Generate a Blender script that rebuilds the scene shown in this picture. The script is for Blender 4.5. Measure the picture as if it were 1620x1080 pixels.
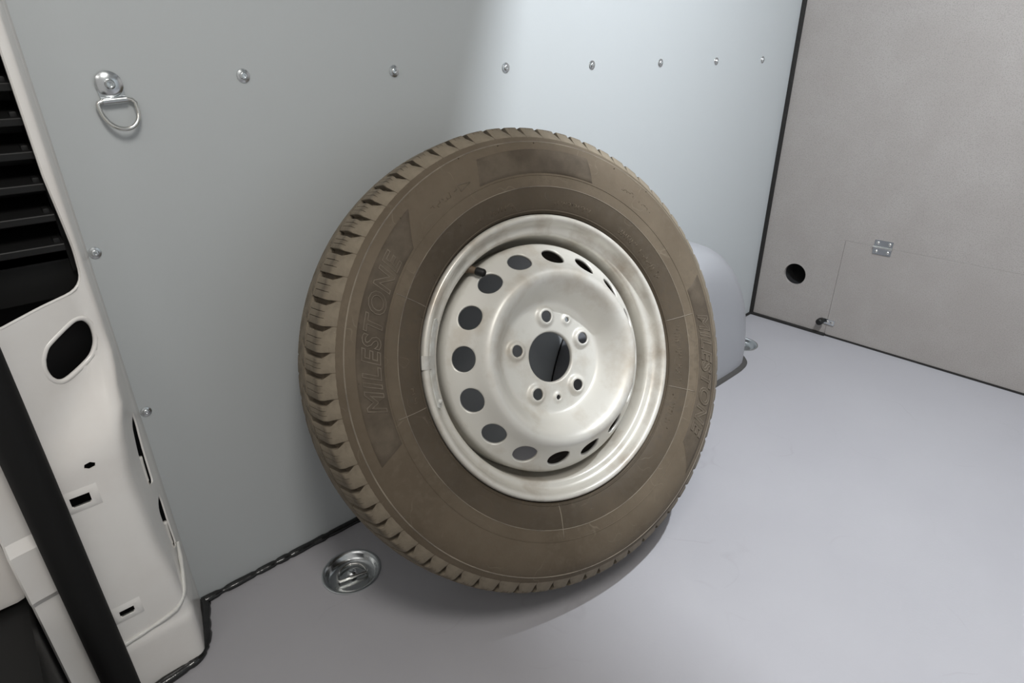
import bpy, bmesh, math, random
from mathutils import Vector, Matrix, noise
random.seed(7)
PI = math.pi
for o in list(bpy.data.objects):
    bpy.data.objects.remove(o)
scene = bpy.context.scene
COL = scene.collection

# ------------------------------------------------------------------ camera
CAM = Vector((-0.0873, -0.9060, 0.8336))
RGT = Vector((0.74369514, -0.66842119, -0.01143033))
DWN = Vector((-0.29532271, -0.31314509, -0.90262099))
FWD = Vector((0.59975164, 0.67465048, -0.43028444))
cam_data = bpy.data.cameras.new('camera')
cam_data.sensor_width = 36.0
cam_data.lens = 21.2
cam_data.clip_start = 0.02
cam = bpy.data.objects.new('camera', cam_data)
COL.objects.link(cam)
cam.matrix_world = Matrix(((RGT.x, -DWN.x, -FWD.x, CAM.x), (RGT.y, -DWN.y, -FWD.y, CAM.y),
                           (RGT.z, -DWN.z, -FWD.z, CAM.z), (0, 0, 0, 1)))
scene.camera = cam

# ------------------------------------------------------------------ light
scene.view_settings.view_transform = 'Standard'
scene.view_settings.look = 'None'
scene.view_settings.gamma = 1
scene.view_settings.use_curve_mapping = False
scene.view_settings.exposure = 0.0
world = bpy.data.worlds.new('showroom')
scene.world = world
world.use_nodes = True
world.node_tree.nodes['Background'].inputs[0].default_value = (1.0, 0.985, 0.96, 1)
world.node_tree.nodes['Background'].inputs[1].default_value = 0.43


def area_light(name, loc, target, size, size_y, power, color, shape='RECTANGLE', spread=PI):
    l = bpy.data.lights.new(name, 'AREA')
    l.shape = shape; l.size = size; l.size_y = size_y; l.energy = power; l.color = color; l.spread = spread
    o = bpy.data.objects.new(name, l)
    COL.objects.link(o)
    o.location = loc
    o.rotation_euler = (Vector(target) - Vector(loc)).to_track_quat('-Z', 'Y').to_euler()
    return o


# added fill lamp above and behind the open rear doors
area_light('rear_fill_lamp', (-1.9, -1.5, 2.7), (0.6, -0.4, 0.2), 1.6, 0.6, 6, (1.0, 0.965, 0.91))
# load space lamp under the roof, screened towards the rear by an added baffle (both built further down)
LAMP2 = (0.02, -1.0, 1.715)
area_light('rear_ceiling_lamp', LAMP2, (LAMP2[0], LAMP2[1], 0), 0.30, 0.50, 12.5, (1.0, 0.97, 0.92))
LAMP = (0.92, -0.80, 1.705)
area_light('load_space_lamp', LAMP, (LAMP[0], LAMP[1], 0), 0.03, 0.03, 28.0, (0.90, 0.95, 1.0), 'DISK')


# ------------------------------------------------------------------ materials
def mat(name, base, rough=0.5, metal=0.0, spec=0.5, var=None, var_scale=6.0, var_lo=0.4, var_hi=0.65, var_detail=6.0,
        grain=None, grain_scale=300.0, bump=0.0, bump_scale=200.0, rough_var=0.0, coat=0.0, stretch=None, scuff=None, scuff_scale=9.0, scuff_amount=0.6, scuff_width=0.006):
    m = bpy.data.materials.new(name)
    m.use_nodes = True
    nt = m.node_tree
    b = nt.nodes['Principled BSDF']
    b.inputs['Base Color'].default_value = (*base, 1)
    b.inputs['Roughness'].default_value = rough
    b.inputs['Metallic'].default_value = metal
    b.inputs['Specular IOR Level'].default_value = spec
    b.inputs['Coat Weight'].default_value = coat
    tc = nt.nodes.new('ShaderNodeTexCoord')
    co = tc.outputs['Object']
    if stretch:
        mp = nt.nodes.new('ShaderNodeMapping')
        mp.inputs['Scale'].default_value = stretch
        nt.links.new(co, mp.inputs['Vector'])
        co = mp.outputs['Vector']
    col = None

    def ntex(scale, detail=4.0, rgh=0.6):
        n = nt.nodes.new('ShaderNodeTexNoise')
        n.inputs['Scale'].default_value = scale
        n.inputs['Detail'].default_value = detail
        n.inputs['Roughness'].default_value = rgh
        nt.links.new(co, n.inputs['Vector'])
        return n.outputs['Fac']

    def mix(a, c, fac):
        x = nt.nodes.new('ShaderNodeMix')
        x.data_type = 'RGBA'
        nt.links.new(fac, x.inputs[0])
        if isinstance(a, tuple):
            x.inputs[6].default_value = (*a, 1)
        else:
            nt.links.new(a, x.inputs[6])
        x.inputs[7].default_value = (*c, 1)
        return x.outputs[2]

    def ramp(v, lo, hi):
        r = nt.nodes.new('ShaderNodeMapRange')
        r.inputs[1].default_value = lo; r.inputs[2].default_value = hi
        nt.links.new(v, r.inputs[0])
        return r.outputs[0]
    if var:
        f = ntex(var_scale, var_detail)
        col = mix(base, var, ramp(f, var_lo, var_hi))
        if rough_var:
            rr = nt.nodes.new('ShaderNodeMapRange')
            rr.inputs[1].default_value = 0.3; rr.inputs[2].default_value = 0.7
            rr.inputs[3].default_value = rough; rr.inputs[4].default_value = rough + rough_var
            nt.links.new(f, rr.inputs[0])
            nt.links.new(rr.outputs[0], b.inputs['Roughness'])
    if grain:
        g = ntex(grain_scale, 2.0)
        col = mix(col if col else base, grain, ramp(g, 0.48, 0.75))
    if scuff:
        # thin wandering rub marks: narrow iso-lines of one noise, kept only where a second noise is high
        n1 = ntex(scuff_scale, 2.0, 0.4)
        d = nt.nodes.new('ShaderNodeMath'); d.operation = 'SUBTRACT'; d.inputs[1].default_value = 0.5
        nt.links.new(n1, d.inputs[0])
        ab = nt.nodes.new('ShaderNodeMath'); ab.operation = 'ABSOLUTE'
        nt.links.new(d.outputs[0], ab.inputs[0])
        r1 = nt.nodes.new('ShaderNodeMapRange')
        r1.inputs[1].default_value = 0.0; r1.inputs[2].default_value = scuff_width
        r1.inputs[3].default_value = scuff_amount; r1.inputs[4].default_value = 0.0
        nt.links.new(ab.outputs[0], r1.inputs[0])
        mm = nt.nodes.new('ShaderNodeMath'); mm.operation = 'MULTIPLY'
        nt.links.new(r1.outputs[0], mm.inputs[0])
        nt.links.new(ramp(ntex(scuff_scale * 1.7, 3.0), 0.50, 0.66), mm.inputs[1])
        col = mix(col if col else base, scuff, mm.outputs[0])
    if col:
        nt.links.new(col, b.inputs['Base Color'])
    if bump:
        bn = nt.nodes.new('ShaderNodeBump')
        bn.inputs['Strength'].default_value = bump
        bn.inputs['Distance'].default_value = 0.002
        nt.links.new(ntex(bump_scale, 3.0), bn.inputs['Height'])
        nt.links.new(bn.outputs['Normal'], b.inputs['Normal'])
    m['_n'] = 1
    return m


M = {}
M['wall'] = mat('grey_wall_liner', (0.475, 0.498, 0.506), 0.42, spec=0.4, bump=0.03, bump_scale=260)
M['floor'] = mat('grey_floor_coating', (0.345, 0.338, 0.358), 0.38, spec=0.45, var=(0.365, 0.358, 0.376), var_scale=2.6, var_lo=0.40, var_hi=0.75,
                 bump=0.05, bump_scale=240, rough_var=0.10, scuff=(0.29, 0.28, 0.29), scuff_scale=4.5, scuff_amount=0.35, scuff_width=0.006)
M['board'] = mat('brown_grey_board', (0.32, 0.296, 0.280), 0.62, spec=0.3, grain=(0.24, 0.222, 0.208), grain_scale=420, var=(0.345, 0.322, 0.306),
                 var_scale=9, bump=0.08, bump_scale=260)
M['ceil'] = mat('ceiling_liner', (0.55, 0.56, 0.56), 0.6)
M['arch'] = mat('grey_arch_moulding', (0.325, 0.33, 0.35), 0.36, spec=0.4, bump=0.06, bump_scale=320)
M['white'] = mat('white_body_paint', (0.83, 0.81, 0.78), 0.26, spec=0.5, coat=0.25, var=(0.78, 0.745, 0.71), var_scale=5)
M['sealer_white'] = mat('painted_seam_sealer', (0.68, 0.67, 0.64), 0.3, bump=0.5, bump_scale=160)
M['black_rubber'] = mat('black_rubber', (0.009, 0.009, 0.009), 0.7, spec=0.22, bump=0.05, bump_scale=400)
M['black_plastic'] = mat('black_plastic', (0.008, 0.008, 0.008), 0.5, spec=0.3)
M['sealant'] = mat('black_sealant', (0.012, 0.012, 0.012), 0.22, spec=0.6, bump=0.35, bump_scale=90)
M['matte_black'] = mat('matte_black_strip', (0.020, 0.019, 0.018), 0.7, spec=0.3)
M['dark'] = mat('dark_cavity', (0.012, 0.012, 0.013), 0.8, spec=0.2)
M['grey_rubber'] = mat('grey_rubber_edge', (0.055, 0.052, 0.050), 0.6)
M['tyre'] = mat('dusty_tyre_rubber', (0.092, 0.071, 0.049), 0.70, spec=0.2, var=(0.148, 0.118, 0.085), var_scale=5, var_lo=0.36, var_hi=0.72, var_detail=9.0,
                grain=(0.110, 0.088, 0.063), grain_scale=90, bump=0.10, bump_scale=180, scuff=(0.25, 0.215, 0.165), scuff_scale=15, scuff_amount=0.32, scuff_width=0.006)
M['tyre_inner'] = mat('less_dusty_tyre_rubber', (0.062, 0.048, 0.033), 0.66, spec=0.22, var=(0.098, 0.076, 0.053), var_scale=7, var_lo=0.36, var_hi=0.75, var_detail=9.0,
                grain=(0.075, 0.060, 0.044), grain_scale=90, bump=0.08, bump_scale=180, scuff=(0.20, 0.17, 0.13), scuff_scale=17, scuff_amount=0.3, scuff_width=0.005)
M['tread'] = mat('dusty_tread_rubber', (0.205, 0.172, 0.128), 0.75, spec=0.25, var=(0.135, 0.112, 0.083), var_scale=30, bump=0.12, bump_scale=250)
M['panel'] = mat('clean_tyre_rubber', (0.072, 0.057, 0.042), 0.7, spec=0.18, var=(0.108, 0.087, 0.064), var_scale=22, bump=0.06, bump_scale=500)
M['letter'] = mat('raised_letter_rubber', (0.165, 0.137, 0.106), 0.65, spec=0.25, var=(0.11, 0.089, 0.067), var_scale=40)
M['ridge'] = mat('chafed_ridge_rubber', (0.22, 0.185, 0.14), 0.65, var=(0.11, 0.092, 0.074), var_scale=18)
M['wheel'] = mat('silver_wheel_paint', (0.655, 0.64, 0.595), 0.36, metal=0.2, spec=0.5, var=(0.40, 0.335, 0.255), var_scale=10, var_lo=0.50, var_hi=0.80,
                 rough_var=0.12)
M['rim'] = mat('silver_rim_paint', (0.61, 0.585, 0.53), 0.33, metal=0.25, spec=0.5, var=(0.36, 0.30, 0.235), var_scale=13, var_lo=0.50, var_hi=0.76)
M['rim_rear'] = mat('shade_dark_wheel_rear', (0.055, 0.042, 0.032), 0.7, spec=0.2, var=(0.10, 0.075, 0.052), var_scale=14)  # dark brown painted in as the shade seen through the wheel's holes
M['weight'] = mat('grey_weight', (0.56, 0.56, 0.53), 0.6, metal=0.0, var=(0.44, 0.42, 0.38), var_scale=60)
M['zinc'] = mat('zinc_plated_steel', (0.68, 0.70, 0.71), 0.22, metal=1.0, bump=0.03, bump_scale=200)
M['chrome'] = mat('polished_steel', (0.74, 0.73, 0.70), 0.16, metal=1.0)
M['brass_rubber'] = mat('worn_valve_rubber', (0.12, 0.085, 0.055), 0.55)
M['lamp'] = mat('lamp_housing', (0.75, 0.75, 0.74), 0.4)


# ------------------------------------------------------------------ mesh helpers
def obj(name, vf, m, parent=None, smooth=True, angle=40, loc=None, mtx=None, kind=None, label=None, merge=0.0):
    me = bpy.data.meshes.new(name)
    me.from_pydata([tuple(v) for v in vf[0]], [], vf[1])
    bm = bmesh.new(); bm.from_mesh(me)
    if merge:
        bmesh.ops.remove_doubles(bm, verts=bm.verts, dist=merge)
    bmesh.ops.recalc_face_normals(bm, faces=bm.faces)
    for f in bm.faces:
        f.smooth = smooth
    bm.to_mesh(me); bm.free()
    if smooth and angle:
        me.set_sharp_from_angle(angle=math.radians(angle))
    return link(name, me, m, parent, loc, mtx, kind, label)


def link(name, me, m, parent=None, loc=None, mtx=None, kind=None, label=None):
    if m is not None:
        me.materials.clear()
        me.materials.append(M[m])
    o = bpy.data.objects.new(name, me)
    COL.objects.link(o)
    if parent:
        o.parent = parent
    if mtx is not None:
        o.matrix_local = mtx
    elif loc is not None:
        o.location = loc
    if kind:
        o['kind'] = kind
    if label:
        o['label'] = label
    return o


def thing(name, label, cat, loc=(0, 0, 0), group=None, mtx=None):
    o = bpy.data.objects.new(name, None)
    o.empty_display_size = 0.05
    COL.objects.link(o)
    if mtx is not None:
        o.matrix_world = mtx
    else:
        o.location = loc
    o['label'] = label; o['category'] = cat
    if group:
        o['group'] = group
    return o


def join(*vfs):
    V, F = [], []
    for v, f in vfs:
        n = len(V)
        V += [tuple(x) for x in v]
        F += [tuple(i + n for i in q) for q in f]
    return V, F


def xform(vf, mtx):
    return [tuple(mtx @ Vector(v)) for v in vf[0]], vf[1]


def revolve(prof, segs=96, a0=0.0, a1=2 * PI, closed=False):
    full = abs(a1 - a0 - 2 * PI) < 1e-6
    n = segs if full else segs + 1
    V, F = [], []
    k = len(prof)
    for i in range(n):
        t = a0 + (a1 - a0) * i / segs
        c, s = math.cos(t), math.sin(t)
        V += [(r * c, r * s, z) for r, z in prof]
    for i in range(segs):
        j = (i + 1) % n
        for q in range(k if closed else k - 1):
            p = (q + 1) % k
            F.append((i * k + q, j * k + q, j * k + p, i * k + p))
    return V, F


def tube(path, rad, segs=10, closed=False, caps=True, squash=1.0, up=None):
    pts = [Vector(p) for p in path]
    n = len(pts)
    V, F = [], []
    ref = Vector(up) if up else Vector((0.13, 0.31, 0.94))
    for i, p in enumerate(pts):
        if closed:
            d = pts[(i + 1) % n] - pts[i - 1]
        else:
            d = pts[min(i + 1, n - 1)] - pts[max(i - 1, 0)]
        d.normalize()
        x = ref.cross(d)
        if x.length < 1e-5:
            x = Vector((1, 0, 0)).cross(d)
        x.normalize()
        y = d.cross(x)
        r = rad[i] if isinstance(rad, (list, tuple)) else rad
        for k in range(segs):
            a = 2 * PI * k / segs
            V.append(p + x * math.cos(a) * r + y * math.sin(a) * r * squash)
    for i in range(n if closed else n - 1):
        j = (i + 1) % n
        for k in range(segs):
            l = (k + 1) % segs
            F.append((i * segs + k, i * segs + l, j * segs + l, j * segs + k))
    if caps and not closed:
        F.append(tuple(range(segs - 1, -1, -1)))
        F.append(tuple(range((n - 1) * segs, n * segs)))
    return V, F


def box(x0, x1, y0, y1, z0, z1):
    V = [(x0, y0, z0), (x1, y0, z0), (x1, y1, z0), (x0, y1, z0), (x0, y0, z1), (x1, y0, z1), (x1, y1, z1), (x0, y1, z1)]
    return V, [(0, 3, 2, 1), (4, 5, 6, 7), (0, 1, 5, 4), (1, 2, 6, 5), (2, 3, 7, 6), (3, 0, 4, 7)]


def bevel(vf, w, seg=2):
    me = bpy.data.meshes.new('tmp')
    me.from_pydata([tuple(v) for v in vf[0]], [], vf[1])
    bm = bmesh.new(); bm.from_mesh(me)
    bmesh.ops.remove_doubles(bm, verts=bm.verts, dist=1e-7)
    bmesh.ops.recalc_face_normals(bm, faces=bm.faces)
    ed = [e for e in bm.edges if len(e.link_faces) == 2 and e.calc_face_angle(0) > 0.5]
    bmesh.ops.bevel(bm, geom=ed, offset=w, segments=seg, affect='EDGES', profile=0.6)
    V = [tuple(v.co) for v in bm.verts]
    bm.verts.index_update()
    F = [tuple(v.index for v in f.verts) for f in bm.faces]
    bm.free(); bpy.data.meshes.remove(me)
    return V, F


def prism(poly, axis, lo, hi):
    # poly: 2d points; axis 'y': poly is (x,z); 'x': poly is (y,z); 'z': poly is (x,y)
    def p3(p, t):
        return {'y': (p[0], t, p[1]), 'x': (t, p[0], p[1]), 'z': (p[0], p[1], t)}[axis]
    n = len(poly)
    V = [p3(p, lo) for p in poly] + [p3(p, hi) for p in poly]
    F = [tuple(range(n)), tuple(range(2 * n - 1, n - 1, -1))]
    F += [(i, (i + 1) % n, (i + 1) % n + n, i + n) for i in range(n)]
    return V, F


def rounded_poly(pts, r, seg=6):
    out = []
    n = len(pts)
    for i in range(n):
        p = Vector(pts[i]); a = Vector(pts[i - 1]) - p; b = Vector(pts[(i + 1) % n]) - p
        rr = r[i] if isinstance(r, (list, tuple)) else r
        rr = min(rr, a.length * 0.49, b.length * 0.49)
        s = p + a.normalized() * rr; e = p + b.normalized() * rr
        for k in range(seg + 1):
            t = k / seg
            out.append(tuple(s * (1 - t) ** 2 + p * 2 * t * (1 - t) + e * t * t))
    return out


def cut(o, cutters, solidify=None):
    """boolean the cutters (vertex/face lists) out of mesh object o, baked into its mesh"""
    if solidify:
        s = o.modifiers.new('thickness', 'SOLIDIFY')
        s.thickness = solidify; s.offset = -1.0
    tmp = []
    if cutters:
        me = bpy.data.meshes.new('cutter')
        vf = join(*cutters)
        me.from_pydata([tuple(v) for v in vf[0]], [], vf[1])
        bm = bmesh.new(); bm.from_mesh(me)
        bmesh.ops.recalc_face_normals(bm, faces=bm.faces)
        bm.to_mesh(me); bm.free()
        c = bpy.data.objects.new('cutter', me)
        COL.objects.link(c)
        bo = o.modifiers.new('cut', 'BOOLEAN')
        bo.operation = 'DIFFERENCE'; bo.object = c; bo.solver = 'EXACT'; bo.use_self = False
        tmp.append(c)
    bpy.context.view_layer.update()
    dg = bpy.context.evaluated_depsgraph_get()
    nm = bpy.data.meshes.new_from_object(o.evaluated_get(dg))
    o.modifiers.clear()
    old = o.data
    nm.name = old.name
    o.data = nm
    bpy.data.meshes.remove(old)
    for c in tmp:
        d = c.data
        bpy.data.objects.remove(c); bpy.data.meshes.remove(d)
    for p in nm.polygons:
        p.use_smooth = True
    nm.set_sharp_from_angle(angle=math.radians(32))
    return o


def catmull(pts, n):
    P = [Vector(p) for p in pts]
    out = []
    for i in range(len(P) - 1):
        p0 = P[max(i - 1, 0)]; p1 = P[i]; p2 = P[i + 1]; p3 = P[min(i + 2, len(P) - 1)]
        for k in range(n):
            t = k / n
            out.append(0.5 * ((2 * p1) + (p2 - p0) * t + (2 * p0 - 5 * p1 + 4 * p2 - p3) * t * t + (3 * p1 - p0 - 3 * p2 + p3) * t ** 3))
    out.append(P[-1])
    return out


def lerp_table(tab, x):
    if x <= tab[0][0]:
        return tab[0][1]
    for (a, va), (b, vb) in zip(tab, tab[1:]):
        if x <= b:
            t = (x - a) / (b - a)
            t = t * t * (3 - 2 * t)
            return va + (vb - va) * t
    return tab[-1][1]


# ------------------------------------------------------------------ setting
LB = 1.8433          # bulkhead
YR = -1.75           # opposite wall
ZC = 1.75            # ceiling
CUPS = [(0.2256, -0.1135), (1.588, -0.106)]
HATCH_Y, HATCH_Z = -0.2560, 0.3140

fl = obj('floor', box(-0.16, LB + 0.02, YR, 0.02, -0.020, 0.0), 'floor', kind='structure', smooth=False)
cut(fl, [xform(revolve([(0.0, -0.05), (0.0465, -0.05), (0.0465, 0.05), (0.0, 0.05)], 48), Matrix.Translation((x, y, 0))) for x, y in CUPS])
wl = obj('wall_left', bevel(box(0.0, LB, 0.0, 0.012, -0.01, ZC), 0.0015, 1), 'wall', kind='structure', smooth=False)
obj('ceiling', box(-0.16, LB + 0.02, YR - 0.02, 0.02, ZC, ZC + 0.03), 'ceil', kind='structure', smooth=False)

wf = obj('wall_front', box(LB, LB + 0.012, YR, 0.0, 0.0, ZC), 'board', kind='structure', smooth=False)
hole = xform(revolve([(0.0, -0.05), (0.0352, -0.05), (0.0352, 0.05), (0.0, 0.05)], 48),
             Matrix.Translation((LB, -0.1262, 0.1745)) @ Matrix.Rotation(PI / 2, 4, 'Y'))
cut(wf, [hole, box(LB - 0.05, LB + 0.05, -0.92, HATCH_Y, -0.05, HATCH_Z)])
obj('light_stop_plate', box(LB + 0.06, LB + 0.065, YR, 0.0, -0.02, ZC), 'dark', kind='structure', smooth=False)  # added dark plate, stops light leaking in from behind the bulkhead
# corrugated hose behind the round hole
prof = []
for i in range(24):
    prof.append((0.0375 - (0.003 if i % 2 else 0.0), -0.002 - i * 0.0022))
prof.append((0.0, -0.055))
obj('hole_liner', revolve(prof, 40), 'dark', wf, mtx=Matrix.Translation((LB + 0.0115, -0.1262, 0.1745)) @ Matrix.Rotation(-PI / 2, 4, 'Y'), angle=30)

# hatch in the bulkhead, with hinge and latch
g = 0.0006
hatch = obj('door_1', bevel(box(LB - 0.0003, LB + 0.012, -0.92 + g, HATCH_Y - g, 0.0045, HATCH_Z - g), 0.0006, 1), 'board', kind='structure', smooth=False)


def hinge(y, z):
    M0 = Matrix.Translation((LB, y, z)) @ Matrix.Rotation(-PI / 2, 4, 'Y')   # local z -> -x (into the room), local x -> z
    parts = []
    for s in (1, -1):
        poly = rounded_poly([(s * 0.002, -0.0245), (s * 0.021, -0.0245), (s * 0.021, 0.0245), (s * 0.002, 0.0245)], 0.002, 3)
        parts.append(prism(poly, 'z', 0.0003, 0.0022))
    h = obj('hinge', xform(join(*parts), M0), 'zinc', hatch, angle=30)
    obj('hinge_pin', xform(tube([(0, -0.026, 0.003), (0, 0.026, 0.003)], 0.0036, 12), M0), 'chrome', h, angle=40)
    for s in (1, -1):
        for t in (1, -1):
            obj('screw', xform(revolve([(0.0001, 0.0042), (0.002, 0.004), (0.0042, 0.003), (0.0048, 0.002)], 14), M0 @ Matrix.Translation((s * 0.0125, t * 0.0155, 0))), 'chrome', h)


hinge(-0.3600, 0.3132)
# barrel bolt at the foot of the hatch
ML = Matrix.Translation((LB, -0.2500, 0.0485)) @ Matrix.Rotation(math.radians(3), 4, 'X') @ Matrix.Rotation(-PI / 2, 4, 'Y')
lt = obj('latch', xform(prism(rounded_poly([(-0.0085, -0.0300), (0.0085, -0.0300), (0.0085, 0.008), (-0.0085, 0.008)], 0.003, 4), 'z', 0.0003, 0.003), ML), 'zinc', hatch, angle=30)
obj('latch_knob', xform(revolve([(0.0001, 0.030), (0.007, 0.030), (0.010, 0.027), (0.0105, 0.012), (0.008, 0.008), (0.008, 0.0025)], 20), ML @ Matrix.Translation((0, 0.0085, 0))), 'black_plastic', lt)
for t in (-0.008, -0.022):
    obj('screw', xform(revolve([(0.0001, 0.0055), (0.0025, 0.0052), (0.0048, 0.0038), (0.005, 0.003)], 14), ML @ Matrix.Translation((0, t, 0))), 'chrome', lt)

# opposite wall, never in view
obj('wall_right', box(-0.16, LB, YR - 0.02, YR, -0.02, ZC), 'wall', kind='structure', smooth=False)
# unseen baffle, added to cut the round lamp's light towards the rear; then the lamps
obj('lamp_baffle', bevel(box(0.862, 0.882, YR, 0.0, 1.560, ZC), 0.004), 'ceil', kind='structure')
lh = thing('ceiling_lamp', 'flat rectangular white lamp under the roof by the rear doors', 'lamp', (LAMP2[0], LAMP2[1], ZC))
obj('housing', bevel(box(-0.17, 0.17, -0.27, 0.27, -0.028, 0.0), 0.004), 'lamp', lh)
lh = thing('ceiling_lamp', 'small round white load space lamp under the roof', 'lamp', (LAMP[0], LAMP[1], ZC))
obj('housing', revolve([(0.0001, 0.0), (0.036, 0.0), (0.036, -0.030), (0.030, -0.034), (0.026, -0.030), (0.0001, -0.030)], 32), 'lamp', lh, angle=30)

# screws along the wall liner
sc_prof = [(0.0001, 0.0030), (0.0022, 0.0030), (0.0026, 0.0050), (0.0046, 0.0050), (0.0058, 0.0042), (0.0066, 0.0026), (0.0100, 0.0014), (0.0106, 0.0003)]
sc_me = None
spots = [(0.2376 + 0.23678 * k, 0.8109) for k in range(7)] + [(0.0112, 0.6116), (0.0117, 0.3751)]
for x, z in spots:
    mt = Matrix.Translation((x, 0.0, z)) @ Matrix.Rotation(PI / 2, 4, 'X') @ Matrix.Scale(0.86 if x > 0.1 else 0.72, 4)
    if sc_me is None:
        s0 = obj('screw', revolve(sc_prof, 20), 'zinc', wl, mtx=mt, angle=35)
        sc_me = s0.data
    else:
        link('screw', sc_me, None, wl, mtx=mt)

# wheel arch -----------------------------------------------------------------
AX, AW, AD, AH, NP = 1.178, 0.342, 0.190, 0.404, 2.0


def arch_pt(t, inset):
    # t 0..pi from +x foot over the top to -x foot
    c, s = math.cos(t), math.sin(t)
    x = math.copysign(abs(c) ** (2 / NP), c) * (AW - inset)
    z = abs(s) ** (2 / NP) * (AH - inset)
    return AX + x, z


sec = [(0.0, -0.001), (0.0, 0.03), (0.0, 0.09), (0.002, 0.115), (0.008, 0.135), (0.020, 0.155), (0.038, 0.172), (0.060, 0.182), (0.085, 0.187), (0.13, 0.190), (0.20, 0.190), (0.26, 0.190)]
V, F = [], []
NA = 64
for i in range(NA + 1):
    t = PI * i / NA
    for ins, d in sec:
        x, z = arch_pt(t, ins)
        V.append((x, -d, z))
k = len(sec)
for i in range(NA):
    for q in range(k - 1):
        F.append((i * k + q, (i + 1) * k + q, (i + 1) * k + q + 1, i * k + q + 1))
V.append((AX, -AD, 0.0))
for i in range(NA):
    F.append((i * k + k - 1, (i + 1) * k + k - 1, len(V) - 1))
arch = obj('wheel_arch_cover', (V, F), 'arch', angle=0)
arch['label'] = 'smooth grey moulded wheel arch cover standing against the wall behind the tyre'
arch['category'] = 'wheel arch'
# rubber edge around its foot
side = [(AX + AW - ins + 0.003, -d - 0.002) for ins, d in sec if ins < 0.14]
foot = [(AX + AW + 0.003, 0.0)] + side[2:] + [(AX, -AD - 0.003)] + [(2 * AX - x, y) for x, y in reversed(side[2:])] + [(AX - AW - 0.003, 0.0)]
fp = catmull([(x, y, 0.0) for x, y in foot], 5)
V, F = [], []
cx = Vector((AX, -0.05, 0))
for i, p_ in enumerate(fp):
    d = (fp[min(i + 1, len(fp) - 1)] - fp[max(i - 1, 0)]).normalized()
    nrm = Vector((d.y, -d.x, 0))
    if nrm.dot(p_ - cx) < 0:
        nrm = -nrm
    for w, z in ((-0.014, 0.008), (0.0, 0.0075), (0.007, 0.005), (0.010, 0.0003)):
        V.append(p_ + nrm * w + Vector((0, 0, z)))
for i in range(len(fp) - 1):
    for q in range(3):
        F.append((i * 4 + q, (i + 1) * 4 + q, (i + 1) * 4 + q + 1, i * 4 + q + 1))
obj('foot_seal', (V, F), 'grey_rubber', arch, angle=0, label='dark grey rubber edging around the foot')
pts = []
for i in range(NA + 1):
    x, z = arch_pt(PI * i / NA, -0.0015)
    pts.append((x, -0.0005, z))
obj('wall_seam', tube(pts, 0.0022, 6), 'matte_black', arch)


# sealant beads ----------------------------------------------------------------
def bead(name, path, rad, seed, lump=0.25, step=0.006, m='sealant', sq=0.75):
    rnd = random.Random(seed)
    P = [Vector(p) for p in path]
    out = []
    for a, b in zip(P, P[1:]):
        n = max(1, int((b - a).length / step))
        for i in range(n):
            out.append(a.lerp(b, i / n))
    out.append(P[-1])
    R = []
    for i, p_ in enumerate(out):
        v = noise.noise(p_ * 38 + Vector((seed, 0, 0))) * 0.9
        if rnd.random() < 0.16:
            v -= 0.7
        R.append(rad * (1 + lump * v))
    return obj(name, tube(out, R, 9, squash=sq), m, kind='structure', angle=0)


bead('trim_1', [(0.005, -0.003, 0.002), (0.17, -0.003, 0.002), (0.34, -0.003, 0.002)], 0.0088, 3, 0.32)
bead('trim_2', [(0.34, -0.003, 0.002), (0.60, -0.003, 0.002), (AX - AW - 0.006, -0.003, 0.002)], 0.0075, 5, 0.06, 0.02, 'matte_black')
bead('trim_3', [(AX + AW + 0.006, -0.003, 0.002), (LB - 0.004, -0.003, 0.002)], 0.006, 6, 0.05, 0.03, 'matte_black')
foot_path = [(0.006, -0.004), (0.004, -0.018), (-0.006, -0.052), (-0.014, -0.080), (-0.022, -0.098), (-0.034, -0.1095), (-0.050, -0.1145), (-0.083, -0.1185), (-0.125, -0.121)]
cp = [tuple(v) for v in catmull([(x, y, 0.002) for x, y in foot_path], 4)]
bead('trim_4', cp, 0.0100, 9, 0.22)
obj('trim_5', bevel(box(LB - 0.008, LB + 0.001, -0.0115, 0.001, 0.0, ZC), 0.002), 'matte_black', kind='structure')
obj('trim_6', bevel(box(LB - 0.010, LB + 0.001, HATCH_Y - 0.004, -0.001, -0.001, 0.008), 0.003), 'matte_black', kind='structure')
obj('trim_7', box(LB - 0.004, LB + 0.004, -0.93, HATCH_Y - 0.004, -0.001, 0.0045), 'matte_black', kind='structure', smooth=False)
obj('trim_8', bevel(box(LB - 0.008, LB + 0.001, YR, -0.93, -0.001, 0.007), 0.002), 'matte_black', kind='structure')

# ------------------------------------------------------------------ rear pillar
XR = [(0.0, -0.024), (0.05, -0.022), (0.09, -0.021), (0.14, -0.027), (0.245, -0.037), (0.34, -0.040), (0.40, -0.034), (0.45, -0.020), (0.50, -0.010), (1.8, -0.010)]


def pillar_y(x, z):
    low = lerp_table([(0.0, -0.1150), (0.085, -0.1130), (0.100, -0.1080), (0.36, -0.1080)], z)
    t = min(max((x + 0.118) / 0.108, 0), 1)
    up = -0.104 + 0.058 * t
    zb = 0.385 + 0.02 * t
    zt = zb + 0.02 + 0.11 * t
    f = min(max((z - zb) / (zt - zb), 0), 1)
    f = f * f * (3 - 2 * f)
    return low + (up - low) * f


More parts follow.
